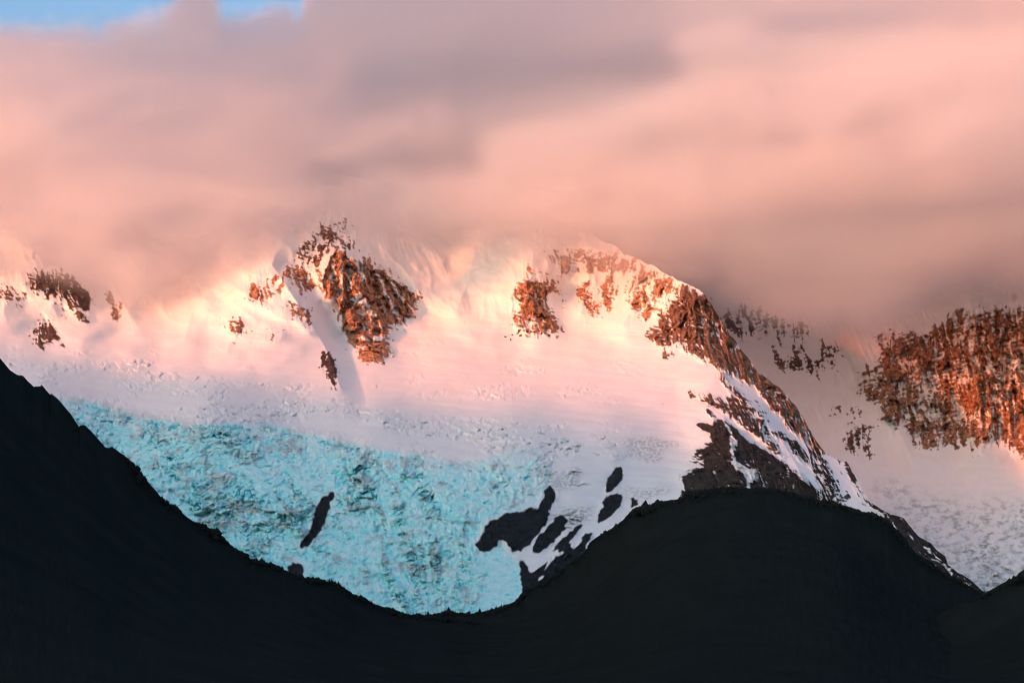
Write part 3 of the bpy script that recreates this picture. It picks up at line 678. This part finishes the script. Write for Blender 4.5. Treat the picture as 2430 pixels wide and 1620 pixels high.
    scatter_blocks('serac', MAT_SERAC, gl, spots, 900)
    spots = []
    for bxp, byp in [(1212, 806), (1216, 796), (1234, 785), (1236, 798), (1250, 786), (1262, 787), (1268, 788), (1279, 787), (1284, 791), (1303, 797), (1311, 790), (1336, 787), (1228, 792), (1198, 800)]:
        r, c = at(bxp, byp); spots.append((V[r, c], rng.uniform(6, 12), rng.uniform(.7, 1.0)))
    scatter_blocks('boulder', MAT_BOULDER, mtn, spots, 950)
    for k, (kind, lab, poly, sh, br, rl) in enumerate(ROCKS):
        sel = fid == k + 1
        if not sel.any():
            continue
        if kind == 'face':
            o = subset('rock_face', Vf, F, sel, MAT_ROCK, cf_, mtn)
            tag(o, lab)
        else:
            o = subset('rock_outcrop', Vf, F, sel, MAT_ROCK, cf_)
            tag(o, lab, 'rock', None, 'dark rocks poking through the ice and snow')

def block_mesh(name, seed, mat, n=14):
    """An angular block: the hull of scattered points, taller than wide."""
    import bmesh
    rng = np.random.default_rng(seed)
    bm = bmesh.new()
    for _ in range(n):
        v = rng.uniform(-1, 1, 3); v /= max(np.abs(v)) ** .8
        bm.verts.new((v * np.array([.55, .45, .6])).tolist())
    bmesh.ops.convex_hull(bm, input=bm.verts)
    for v in [v for v in bm.verts if not v.link_faces]:
        bm.verts.remove(v)
    me = bpy.data.meshes.new(name); bm.to_mesh(me); bm.free()
    me.materials.append(mat)
    return me

def scatter_blocks(name, mat, parent, spots, seed):
    """spots: (world point, size, stretch); each block is its own part and shares one of six meshes."""
    rng = np.random.default_rng(seed)
    meshes = [block_mesh(name, seed + k, mat) for k in range(6)]
    for i, (p, size, st) in enumerate(spots):
        o = bpy.data.objects.new(name, meshes[i % 6]); coll.objects.link(o)
        o.location = p; o.scale = (size * rng.uniform(.8, 1.3), size * rng.uniform(.7, 1.1), size * st)
        o.rotation_euler = (rng.uniform(-.25, .25), rng.uniform(-.25, .25), rng.uniform(0, 6.28))
        o.parent = parent

# ------------------------------------------------------------------ rear mountain wall with its own glacier
ROCKS_B = [
 ('tall rock wall at the right, glowing orange and ribbed with snow gullies', plate(*P4, [(1300,460),(1380,440),(1640,440),(1780,380),(1870,300),(1960,280),(2323,270),(2700,300),(2700,1350),(2323,1300),(2250,1240),(2200,1170),(2100,1200),(2020,1220),(1985,1280),(1970,1200),(1900,1150),(1830,1200),(1760,1180),(1720,1225),(1650,1245),(1580,1160),(1500,1100),(1420,1090),(1340,1000),(1360,900),(1280,900),(1190,830),(1170,740),(1220,690),(1310,650),(1340,560)]), .72, .9, 46),
 ('brown rock bulge at the right edge below the wall', plate(*P4, [(2200,1180),(2250,1050),(2323,940),(2700,800),(2700,1400),(2323,1310),(2250,1250)]), .9, .8, 16),
 ('speckled rocks on the shaded rear snow face below the cloud', plate(*P4, [(240,330),(300,270),(430,230),(560,330),(820,380),(830,500),(780,570),(750,580),(690,550),(540,470),(330,460)]), .42, .25, 14),
 ('scattered rocks lower on the shaded rear snow face', plate(*P4, [(580,560),(720,620),(900,600),(900,500),(1050,510),(1060,690),(1000,690),(900,750),(770,720),(640,670)]), .36, .25, 12),
 ('dark rock islet in the rear snow slope', plate(*P4, [(1130,1150),(1170,1080),(1280,1060),(1290,1120),(1210,1150),(1270,1260),(1210,1300),(1160,1270),(1110,1200)]), .75, .2, 12),
 ('two small rocks above the rear islet', plate(*P4, [(1000,1010),(1040,950),(1075,1030),(1120,1000),(1120,935),(1175,985),(1165,1025),(1100,1040)]), .5, .3, 6),
]
ICE_B = plate(*P8, [(1250,420),(1450,440),(1700,540),(1950,560),(2323,540),(2900,540),(2900,1400),(1900,1400),(1500,760),(1380,560)])
CTRL_B = [(1400, 600, 8700), (1400, 1000, 8300), (1560, 600, 8600), (1560, 800, 8300), (1800, 560, 8700), (1800, 720, 8400), (1800, 860, 8100), (1850, 950, 7800), (2000, 1060, 7350), (2000, 650, 8650), (2000, 800, 8300), (2000, 920, 7950), (2060, 1000, 7600),
          (2200, 600, 8500), (2200, 800, 8050), (2200, 950, 7850), (2200, 1050, 7650), (2200, 1100, 7300), (2400, 600, 8300), (2400, 800, 7900), (2400, 1000, 7650), (2400, 1090, 7450),
          (2100, 1140, 7050), (2400, 1140, 7050), (2100, 1250, 6500), (2400, 1250, 6450), (2250, 1350, 6150), (2420, 1430, 5950), (1900, 1430, 6000), (1700, 1100, 7000), (1700, 1430, 6000), (2650, 700, 8000), (2650, 1100, 7200), (2650, 1430, 5900)]

def build_B(step):
    cols = np.arange(1380, 2640, step); n = int((1430 - 560) / step)
    tb = 575 + 45 * fbm2(cols / 160, cols * 0 + 2, 271, 4, .55) + 12 * fbm2(cols / 25, cols * 0, 272, 3)
    PX = np.broadcast_to(cols, (n, len(cols))).copy(); PY = tb[None] + (1440 - tb)[None] * np.linspace(0, 1, n)[:, None]
    D = tps(CTRL_B, PX, PY)
    for line, h, wl, wr in [([(2010, 640), (2030, 800), (2090, 930), (2160, 1080)], 130, 50, 120), ([(2120, 740), (2190, 900), (2230, 1060)], 70, 60, 60), ([(2300, 700), (2320, 900), (2330, 1070)], 110, 90, 90)]:
        d, side, fr = line_dist(line, PX, PY)
        D -= h * np.clip(1 - d / (wr + (wl - wr) * (side * .5 + .5)), 0, 1) ** 1.3
    wx = 6 * fbm2(PX / 14, PY / 14, 231, 3, .6); wy = 6 * fbm2(PX / 14, PY / 14, 247, 3, .6)
    ident = np.zeros(PX.shape, int); share = np.zeros(PX.shape); brown = np.full(PX.shape, .5); rel = np.zeros(PX.shape)
    for k, (lab, poly, sh, br, rl) in enumerate(ROCKS_B):
        m = inside(poly, PX + wx, PY + wy)
        ident[m] = k + 1; share[m] = sh; brown[m] = br; rel[m] = rl
    soft = box_blur((ident > 0).astype(float), 3); relb = box_blur(rel, 4); shareb = box_blur(share, 4)
    browni = box_blur(brown, 5)
    ice = inside(ICE_B, PX + 2 * wx, PY + 2 * wy).astype(float); icb = box_blur(ice, 8)
    warp = 12 * fbm2(PX / 60, PY / 60, 211, 3) - (PY - 900) * .12
    gul = ridged2((PX + warp) / 34, PY / 120, 221, 3, .5); crag = ridged2((PX + warp) / 12, PY / 18, 222, 3, .6); fine = fbm2(PX / 5, PY / 7, 223, 3, .6)
    fac = facets((PX + warp + 4 * fine) / 30, (PY + 6 * crag) / 40, 224, 1.1) + .55 * facets((PX + warp) / 12, PY / 15, 225, 1.1)
    D -= relb * (1.3 * gul + .4 * crag + .35 * fine + .95 * fac)
    st = ridged2((PX + warp) / 17, PY / 90, 261, 2, .5); sp = fbm2(PX / 8, PY / 7, 262, 3, .65)
    lg = ridged2((PX - .5 * PY) / 30 + .6 * fbm2(PX / 20, PY / 20, 264, 2), (PY + .3 * PX) / 11, 263, 2, .5)
    snow = snow_in_rock(-gul * .3 - fac * .4 + st * .8 + lg * .6 + sp * .55, shareb)
    bx = PX + 12 * fbm2(PX / 40, PY / 40, 281, 3); by = PY + 12 * fbm2(PX / 40, PY / 40, 282, 3)
    d1, d2, cid = worley2(bx / 15, by / 8, 291); e1, e2, c2 = worley2(bx / 7, by / 5, 292)
    rough = np.clip(.5 + 1.1 * fbm2(PX / 100, PY / 60, 283, 3), .1, 1.2)
    D -= 1.8 * icb * rough * ((cid - .5) * 14 * sstep(0, .3, d2 - d1) + (c2 - .5) * 7 - 9 * (1 - sstep(0, .22, d2 - d1)) + 12 * fbm2(PX / 26, PY / 15, 284, 4, .6))
    snowy = (1 - soft) * (1 - icb)
    D -= snowy * (32 * fbm2(PX / 80, PY / 60, 201, 4, .5) + sstep(1100, 950, PY) * sstep(690, 800, PY) * 18 * ridged2((PX - .45 * PY) / 26, (PY + .4 * PX) / 150, 202, 3) + 1.5 * fbm2(PX / 12, PY / 8, 203, 3))
    dirt = np.clip(sstep(-.1, .35, fbm2(PX / 24, PY / 13, 212, 4, .65)) * .9 * icb, 0, 1)
    cover = np.stack([snow, browni, icb * .08 + 0 * PX, dirt], -1)
    V = point(PX, PY, D)
    nb = 8; back = []
    for k in range(1, nb + 1):
        q = k / nb; r = V[0].copy(); r[:, 1] += 1500 * q; r[:, 2] -= (r[:, 2] + 60) * q ** 1.3; back.append(r)
    Vall = np.concatenate([np.stack(back[::-1]), V], 0)
    cb = np.zeros((nb, len(cols), 4)); cb[..., 0] = 1
    call = np.concatenate([cb, cover], 0).reshape(-1, 4)
    idall = np.concatenate([np.zeros((nb, len(cols)), int), ident], 0); icall = np.concatenate([np.zeros((nb, len(cols))), ice], 0)
    F = grid_faces(*idall.shape); fid = idall[:-1, :-1].ravel(); fic = icall[:-1, :-1].ravel() > .5
    Vf = Vall.reshape(-1, 3)
    mtn = subset('rear_mountain', Vf, F, (fid == 0) & ~fic, MAT_SNOW, call)
    tag(mtn, 'rear snow mountain seen past the right ridge', None, 'structure')
    gl = subset('rear_glacier', Vf, F, (fid == 0) & fic, MAT_ICE, call)
    tag(gl, 'grey crevassed glacier in the valley behind the right ridge', None, 'structure')
    for k, (lab, *_r) in enumerate(ROCKS_B):
        sel = fid == k + 1
        if sel.any():
            tag(subset('rock_face', Vf, F, sel, MAT_ROCK, call, mtn), lab)

# ------------------------------------------------------------------ dark hills in front
EDGE_L = [(-400,560),(-200,720),(-90,800),(0,850),(10,866),(26,880),(43,890),(53,890),(60,897),(65,904),(74,911),(80,917),(96,916),(98,912),(103,917),(107,932),(117,943),(121,933),(133,942),(140,949),(145,963),(155,987),(164,1000),(174,1019),(179,1016),(187,1015),(190,1008),(201,1008),(212,1018),(224,1031),(230,1049),(234,1055),(250,1062),(267,1061),(275,1066),(289,1076),(303,1088),(312,1100),(324,1114),(339,1133),(348,1140),(356,1155),(367,1171),(382,1181),(399,1193),(418,1204),(437,1221),(461,1238),(492,1250),(499,1260),(520,1271),(537,1283),(554,1298),(579,1312),(596,1328),(620,1331),(637,1338),(661,1347),(680,1353),(720,1372),(738,1375),(786,1379),(803,1386),(820,1396),(834,1408),(862,1418),(886,1432),(906,1439),(927,1448),(944,1453),(965,1456),(1003,1461),(1040,1466),(1120,1474),(1300,1500),(1600,1560)]
EDGE_R = [(700,1540),(860,1480),(960,1466),(1003,1462),(1024,1458),(1048,1453),(1061,1451),(1092,1454),(1117,1454),(1134,1453),(1151,1451),(1172,1449),(1185,1442),(1203,1436),(1220,1429),(1237,1417),(1246,1401),(1293,1382),(1341,1344),(1375,1320),(1393,1303),(1403,1284),(1420,1272),(1444,1258),(1472,1241),(1489,1222),(1506,1208),(1527,1206),(1544,1200),(1558,1190),(1582,1187),(1618,1182),(1627,1168),(1679,1163),(1726,1156),(1789,1158),(1840,1160),(1871,1169),(1916,1179),(1940,1188),(1974,1190),(2009,1201),(2036,1211),(2060,1216),(2078,1221),(2095,1230),(2112,1240),(2122,1252),(2140,1273),(2160,1297),(2181,1318),(2209,1338),(2236,1356),(2267,1373),(2302,1392),(2326,1404),(2345,1412),(2420,1450),(2700,1560)]
EDGE_C = [(2150,1530),(2300,1425),(2339,1407),(2360,1401),(2388,1386),(2415,1368),(2430,1360),(2520,1310),(2700,1250)]
hill_edges = {}

def build_hill(name, label, edge, c0, c1, step, dist, near, rough, seed):
    cols = np.arange(c0, c1, step)
    ex = [p[0] for p in edge]; ey = [p[1] for p in edge]
    E = np.interp(cols, ex, ey) + rough * fbm2(cols / 9.0, cols * 0 + 1.7, seed, 3, .6)
    kw = 45
    Emx = np.array([E[max(0, i - kw):i + kw + 1].max() for i in range(len(E))])
    Esm = box_blur(np.stack([Emx] * 3), 25)[1] + 10
    Dd = np.interp(cols, [d[0] for d in dist], [d[1] for d in dist])
    rows = []
    nf, nb = 60, 14
    for k in range(nb, 0, -1):                                     # far slope
        q = k / nb
        r = point(cols, E, Dd); r[:, 1] += 900 * q; r[:, 2] -= (r[:, 2] + 60) * q ** 1.4 + 6 * min(1, 4 * q)
        rows.append(r)
    for k in range(nf):
        q = k / (nf - 1)
        Es = E + (np.maximum(Esm, E) - E) * min(1, 8 * q)
        py = Es + (1760 - Es) * q ** 1.25
        r = point(cols, py, Dd + (near - Dd) * q)
        r[:, 1] -= 14 * min(1, 6 * q) * fbm2(cols / 30, cols * 0 + k * .7, seed + 3, 4, .6)
        rows.append(r)
    last = rows[-1].copy(); last[:, 2] = -75; rows.append(last)
    G = np.stack(rows)
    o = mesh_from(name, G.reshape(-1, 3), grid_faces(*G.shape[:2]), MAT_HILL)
    tag(o, label, None, 'structure')
    hill_edges[name] = (cols, E, Dd, near)
    return o

# ------------------------------------------------------------------ clouds wrapped round the summits
CLOUD_BASE = [(-600, 640), (0, 660), (100, 640), (220, 655), (300, 715), (400, 690), (550, 630), (650, 560), (780, 512), (900, 545), (1050, 585), (1200, 588), (1290, 615), (1450, 628),
              (1560, 655), (1640, 690), (1720, 735), (1800, 762), (1950, 800), (2080, 790), (2180, 745), (2300, 700), (2430, 705), (3000, 700)]
CLOUD_TOP = [(-800, 95), (0, 95), (100, 100), (230, 80), (380, 65), (440, 0), (490, -30), (525, 80), (600, 70), (680, 50), (715, 60), (760, -80), (900, -300), (1200, -500), (3000, -500)]

CLOUD_ROLLS = [
 ([(1180, 350), (1500, 290), (1800, 225)], 38, 280), ([(1780, 255), (2100, 190), (2430, 120)], 40, 280), ([(800, 350), (900, 300), (1050, 270)], 40, 170),
 ([(-50, 330), (60, 290)], 50, 220), ([(1300, 470), (1700, 430)], 60, 180), ([(2250, 340), (2450, 260)], 75, 330), ([(1620, 110), (1760, 90)], 26, 330),
 ([(1750, 560), (2050, 580), (2400, 560)], 60, 200),
 ([(900, 180), (1250, 140), (1600, 150)], 60, -380), ([(250, 90), (500, 160), (700, 150)], 60, -300), ([(1560, 340), (1900, 330)], 38, -240), ([(1850, 60), (2300, 20)], 40, -240),
 ([(300, 560), (480, 600)], 50, -200),
]

def build_clouds():
    vox = 36.0
    lo = np.array([-3600.0, 4400.0, 880.0]); dims = np.array([196, 134, 58])
    ax = [lo[i] + vox * np.arange(dims[i]) for i in range(3)]
    Zg, Yg, Xg = np.meshgrid(ax[2], ax[1], ax[0], indexing='ij')      # index = x + nx*(y + ny*z)
    P = np.stack([Xg, Yg, Zg], -1)
    px, py = pixel(P)
    base = np.interp(px, *zip(*CLOUD_BASE)); top = np.interp(px, *zip(*CLOUD_TOP))
    tilt = Zg - .16 * Xg
    n1 = noise3(Xg / 1500, Yg / 700, tilt / 420, 301); n2 = noise3(Xg / 600, Yg / 330, tilt / 190, 302)
    n3 = noise3(Xg / 230, Yg / 170, tilt / 95, 303); n4 = noise3(Xg / 110, Yg / 85, tilt / 55, 304)
    n5 = noise3(Xg / 60, Yg / 60, tilt / 36, 305)
    nn = .45 * n1 + .35 * n2 + .28 * n3 + .22 * n4 + .12 * n5
    calm = np.interp(px, [1600, 1750], [1.0, .55])
    e = base - py - np.interp(px, [1600, 1750], [0, 22]) + calm * (34 * n2 + 28 * n3 + 20 * n4)                                # image pixels above the cloud base
    yb = np.interp(px, [-600, 150, 380, 600, 800, 1100, 1400, 1550, 1700, 1900, 2100, 2400], [7000, 7000, 7150, 7200, 7350, 7400, 7300, 7170, 7020, 6930, 6900, 6880])
    front = yb - 560 - 120 * sstep(0, 300, e) + 240 * n1 + 300 * n2 + 190 * n3 + 80 * n4
    front = front + sstep(1500, 1390, Zg + 50 * n2) * np.interp(px, [1300, 1450, 1700, 1900, 2100], [0, 0, 40, 90, 130])   # the low cloud hangs back against the wall
    for line, w, a in CLOUD_ROLLS:                                   # rolls that stand out and troughs between them
        dl, _s, _f = line_dist(line, px + 30 * n3, py + 22 * n3 + 14 * n4)
        front = front - a * np.exp(-(dl / w) ** 2)
    bank = sstep(0, 300, Yg - front) * sstep(-55, 105, e)
    bank *= 1 - sstep(1500, 1390, Zg + 50 * n2) * np.interp(px, [1500, 1700], [0, .74])
    # upper deck; its unseen reach over the valley is added to shade the cloud
    zdeck = 1830 + .02 * Xg + 170 * n1 + 150 * n2 + 70 * n3 + 30 * n4 - .03 * (Yg - 7000)
    deck = sstep(0, 260, Zg - zdeck) * sstep(4350, 4800, Yg) * np.interp(px, [0, 700, 1200, 2000], [.5, .36, .09, .06])
    deck *= 1 + .1 * sstep(-1100, -1500, Xg) * sstep(6300, 5900, Yg)  # thicker out of view to shade the upper left cloud
    deck *= 1 - sstep(-300, 300, Xg) * sstep(5900, 5400, Yg)
    d = np.maximum(bank, .8 * deck)
    tp = py - top + 35 * n3 + 40 * n4 + 28 * n5 + 25 * n2
    d *= np.maximum(sstep(-25, 65, tp), sstep(-330, -420, tp))  # gap of clear sky; unseen cloud above it resumes to shade the bank
    d *= np.clip(.85 + 1.3 * nn, .1, 2.0)
    d *= 1 - sstep(7030, 7150, Yg) * sstep(0, 150, Xg) * sstep(900, 700, Xg) * sstep(1480, 1380, Zg)
    d *= sstep(9350, 9000, Yg) * sstep(2900, 2780, Zg)
    dens = np.clip(d, 0, None).astype(np.float32).ravel() * 0.0045
    me = bpy.data.meshes.new('clouds')
    me.vertices.add(dens.size)
    me.vertices.foreach_set('co', P.astype(np.float32).reshape(-1))
    at = me.attributes.new('density_map', 'FLOAT', 'POINT'); at.data.foreach_set('value', dens)
    o = bpy.data.objects.new('clouds', me); coll.objects.link(o)
    tag(o, 'soft pink cloud bank wrapped round the summits', None, 'stuff')
    m = bpy.data.materials.new('cloud'); m.use_nodes = True
    nt = m.node_tree; nt.nodes.clear()
    out = nt.nodes.new('ShaderNodeOutputMaterial'); pv = nt.nodes.new('ShaderNodeVolumePrincipled')
    pv.inputs['Color'].default_value = (.9985, .988, .988, 1); pv.inputs['Density'].default_value = 1.0
    pv.inputs['Anisotropy'].default_value = 0.15
    nt.links.new(pv.outputs['Volume'], out.inputs['Volume'])
    me.materials.append(m)
    ng = bpy.data.node_groups.new('cloud_grid', 'GeometryNodeTree')
    ng.interface.new_socket('Geometry', in_out='INPUT', socket_type='NodeSocketGeometry')
    ng.interface.new_socket('Geometry', in_out='OUTPUT', socket_type='NodeSocketGeometry')
    N, L = ng.nodes, ng.links
    gi = N.new('NodeGroupInput'); go = N.new('NodeGroupOutput')
    vc = N.new('GeometryNodeVolumeCube')
    vc.inputs['Min'].default_value = lo.tolist(); vc.inputs['Max'].default_value = (lo + vox * (dims - 1)).tolist()
    for i, nm in enumerate('XYZ'):
        vc.inputs['Resolution ' + nm].default_value = int(dims[i])
    si = N.new('GeometryNodeSampleIndex'); si.data_type = 'FLOAT'; si.domain = 'POINT'; si.clamp = True
    na = N.new('GeometryNodeInputNamedAttribute'); na.data_type = 'FLOAT'; na.inputs['Name'].default_value = 'density_map'
    pos = N.new('GeometryNodeInputPosition')
    sub = N.new('ShaderNodeVectorMath'); sub.operation = 'SUBTRACT'; sub.inputs[1].default_value = lo.tolist()
    scl = N.new('ShaderNodeVectorMath'); scl.operation = 'SCALE'; scl.inputs['Scale'].default_value = 1.0 / vox
    add = N.new('ShaderNodeVectorMath'); add.operation = 'ADD'; add.inputs[1].default_value = (.5, .5, .5)
    flo = N.new('ShaderNodeVectorMath'); flo.operation = 'FLOOR'
    dot = N.new('ShaderNodeVectorMath'); dot.operation = 'DOT_PRODUCT'; dot.inputs[1].default_value = (1.0, float(dims[0]), float(dims[0] * dims[1]))
    L.new(pos.outputs[0], sub.inputs[0]); L.new(sub.outputs[0], scl.inputs[0]); L.new(scl.outputs[0], add.inputs[0]); L.new(add.outputs[0], flo.inputs[0]); L.new(flo.outputs[0], dot.inputs[0])
    L.new(gi.outputs[0], si.inputs['Geometry']); L.new(na.outputs[0], si.inputs['Value']); L.new(dot.outputs['Value'], si.inputs['Index'])
    L.new(si.outputs[0], vc.inputs['Density'])
    sm = N.new('GeometryNodeSetMaterial'); sm.inputs['Material'].default_value = m
    L.new(vc.outputs[0], sm.inputs[0]); L.new(sm.outputs[0], go.inputs[0])
    md = o.modifiers.new('cloud_grid', 'NODES'); md.node_group = ng
    return o

# ------------------------------------------------------------------ unseen range added to cast shade over the valley
def build_shading_range():
    y = np.linspace(-6000, 6200, 160); u = np.linspace(-1, 1, 60)
    Y, U = np.meshgrid(y, u, indexing='ij')
    crest = np.interp(Y, [-6000, -3000, 0, 1700, 2600, 4000, 5000, 5700, 6200], [1050, 1200, 1300, 1360, 1315, 1250, 1215, 1050, 700]) + 16 * fbm2(Y / 600, Y * 0, 401, 4, .55)
    half = np.interp(Y, [-6000, 4000, 5500, 6200], [1500, 1500, 900, 700])
    X = -3300 + U * half + 150 * fbm2(Y / 900, U * 0 + 3, 402, 3)
    h = (1 - np.abs(U)) ** 1.1
    Zv = -80 + (crest + 80) * h + 60 * fbm2(X / 250, Y / 250, 403, 4, .55) * np.minimum(h * 3, 1) * (1 - h)
    o = mesh_from('shading_range', np.stack([X, Y, Zv], -1).reshape(-1, 3), grid_faces(*X.shape), MAT_UNSEEN_RANGE)
    tag(o, 'unseen range added left of the valley to shade it', None, 'structure')

# ------------------------------------------------------------------ build
GRID = 2.15
build_A(GRID)
build_B(GRID)
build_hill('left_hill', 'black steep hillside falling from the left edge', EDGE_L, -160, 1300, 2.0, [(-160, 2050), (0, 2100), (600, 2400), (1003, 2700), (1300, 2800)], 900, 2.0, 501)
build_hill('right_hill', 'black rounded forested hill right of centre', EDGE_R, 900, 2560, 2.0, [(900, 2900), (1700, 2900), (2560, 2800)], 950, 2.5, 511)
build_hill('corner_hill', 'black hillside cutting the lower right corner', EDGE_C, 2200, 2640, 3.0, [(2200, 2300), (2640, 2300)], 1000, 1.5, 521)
def build_forest():
    """Low wood along the skylines of the hills: one mass of small crowns."""
    rng = np.random.default_rng(7)
    ico = np.array([(0, 0, 1.25), (.9, 0, .35), (.3, .85, .4), (-.75, .5, .3), (-.7, -.55, .42), (.3, -.85, .33), (.5, .4, -.5), (-.5, .3, -.5), (0, -.6, -.5)])
    fc = np.array([(0, 1, 2), (0, 2, 3), (0, 3, 4), (0, 4, 5), (0, 5, 1), (1, 6, 2), (2, 7, 3), (2, 6, 7), (3, 7, 4), (4, 8, 5), (4, 7, 8), (5, 8, 1), (1, 8, 6)])
    Vs, Fs, k = [], [], 0
    for name, n, x0, x1 in (('left_hill', 2600, 280, 1300), ('right_hill', 5200, 960, 2450), ('corner_hill', 700, 2300, 2640)):
        cols, E, Dd, near = hill_edges[name]
        px = rng.uniform(x0, x1, n)
        q = np.abs(rng.normal(0, .02, n)) - .004
        e = np.interp(px, cols, E); dd = np.interp(px, cols, Dd)
        py = e + (1760 - e) * np.clip(q, 0, 1) ** 1.25 + 1.5
        P = point(px, py, dd + (near - dd) * q)
        patch = np.clip(.6 + 1.2 * fbm2(px / 60, px * 0, 77, 3), .2, 1.4)
        h = rng.uniform(.8, 3.1, n) * patch * np.where(rng.random(n) < .07, 1.7, 1)
        rot = rng.uniform(0, 6.28, n)
        for i in range(n):
            v = ico * (1 + .35 * rng.standard_normal((9, 1)))
            c, s_ = math.cos(rot[i]), math.sin(rot[i])
            v = np.stack([v[:, 0] * c - v[:, 1] * s_, v[:, 0] * s_ + v[:, 1] * c, v[:, 2] * 1.2], -1) * h[i] + P[i]
            Vs.append(v); Fs.append(fc + k); k += 9
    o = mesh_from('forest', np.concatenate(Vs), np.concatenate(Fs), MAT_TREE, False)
    tag(o, 'low dark wood lining the skyline of the hills', None, 'stuff')
build_forest()
gx, gy = np.meshgrid(np.linspace(-40000, 40000, 81), np.linspace(-40000, 60000, 101))
gz = -82 + 6 * fbm2(gx / 3000, gy / 3000, 601, 3)
tag(mesh_from('ground', np.stack([gx, gy, gz], -1).reshape(-1, 3), grid_faces(*gx.shape), MAT_HILL), 'dark valley floor', None, 'structure')
build_shading_range()
build_clouds()
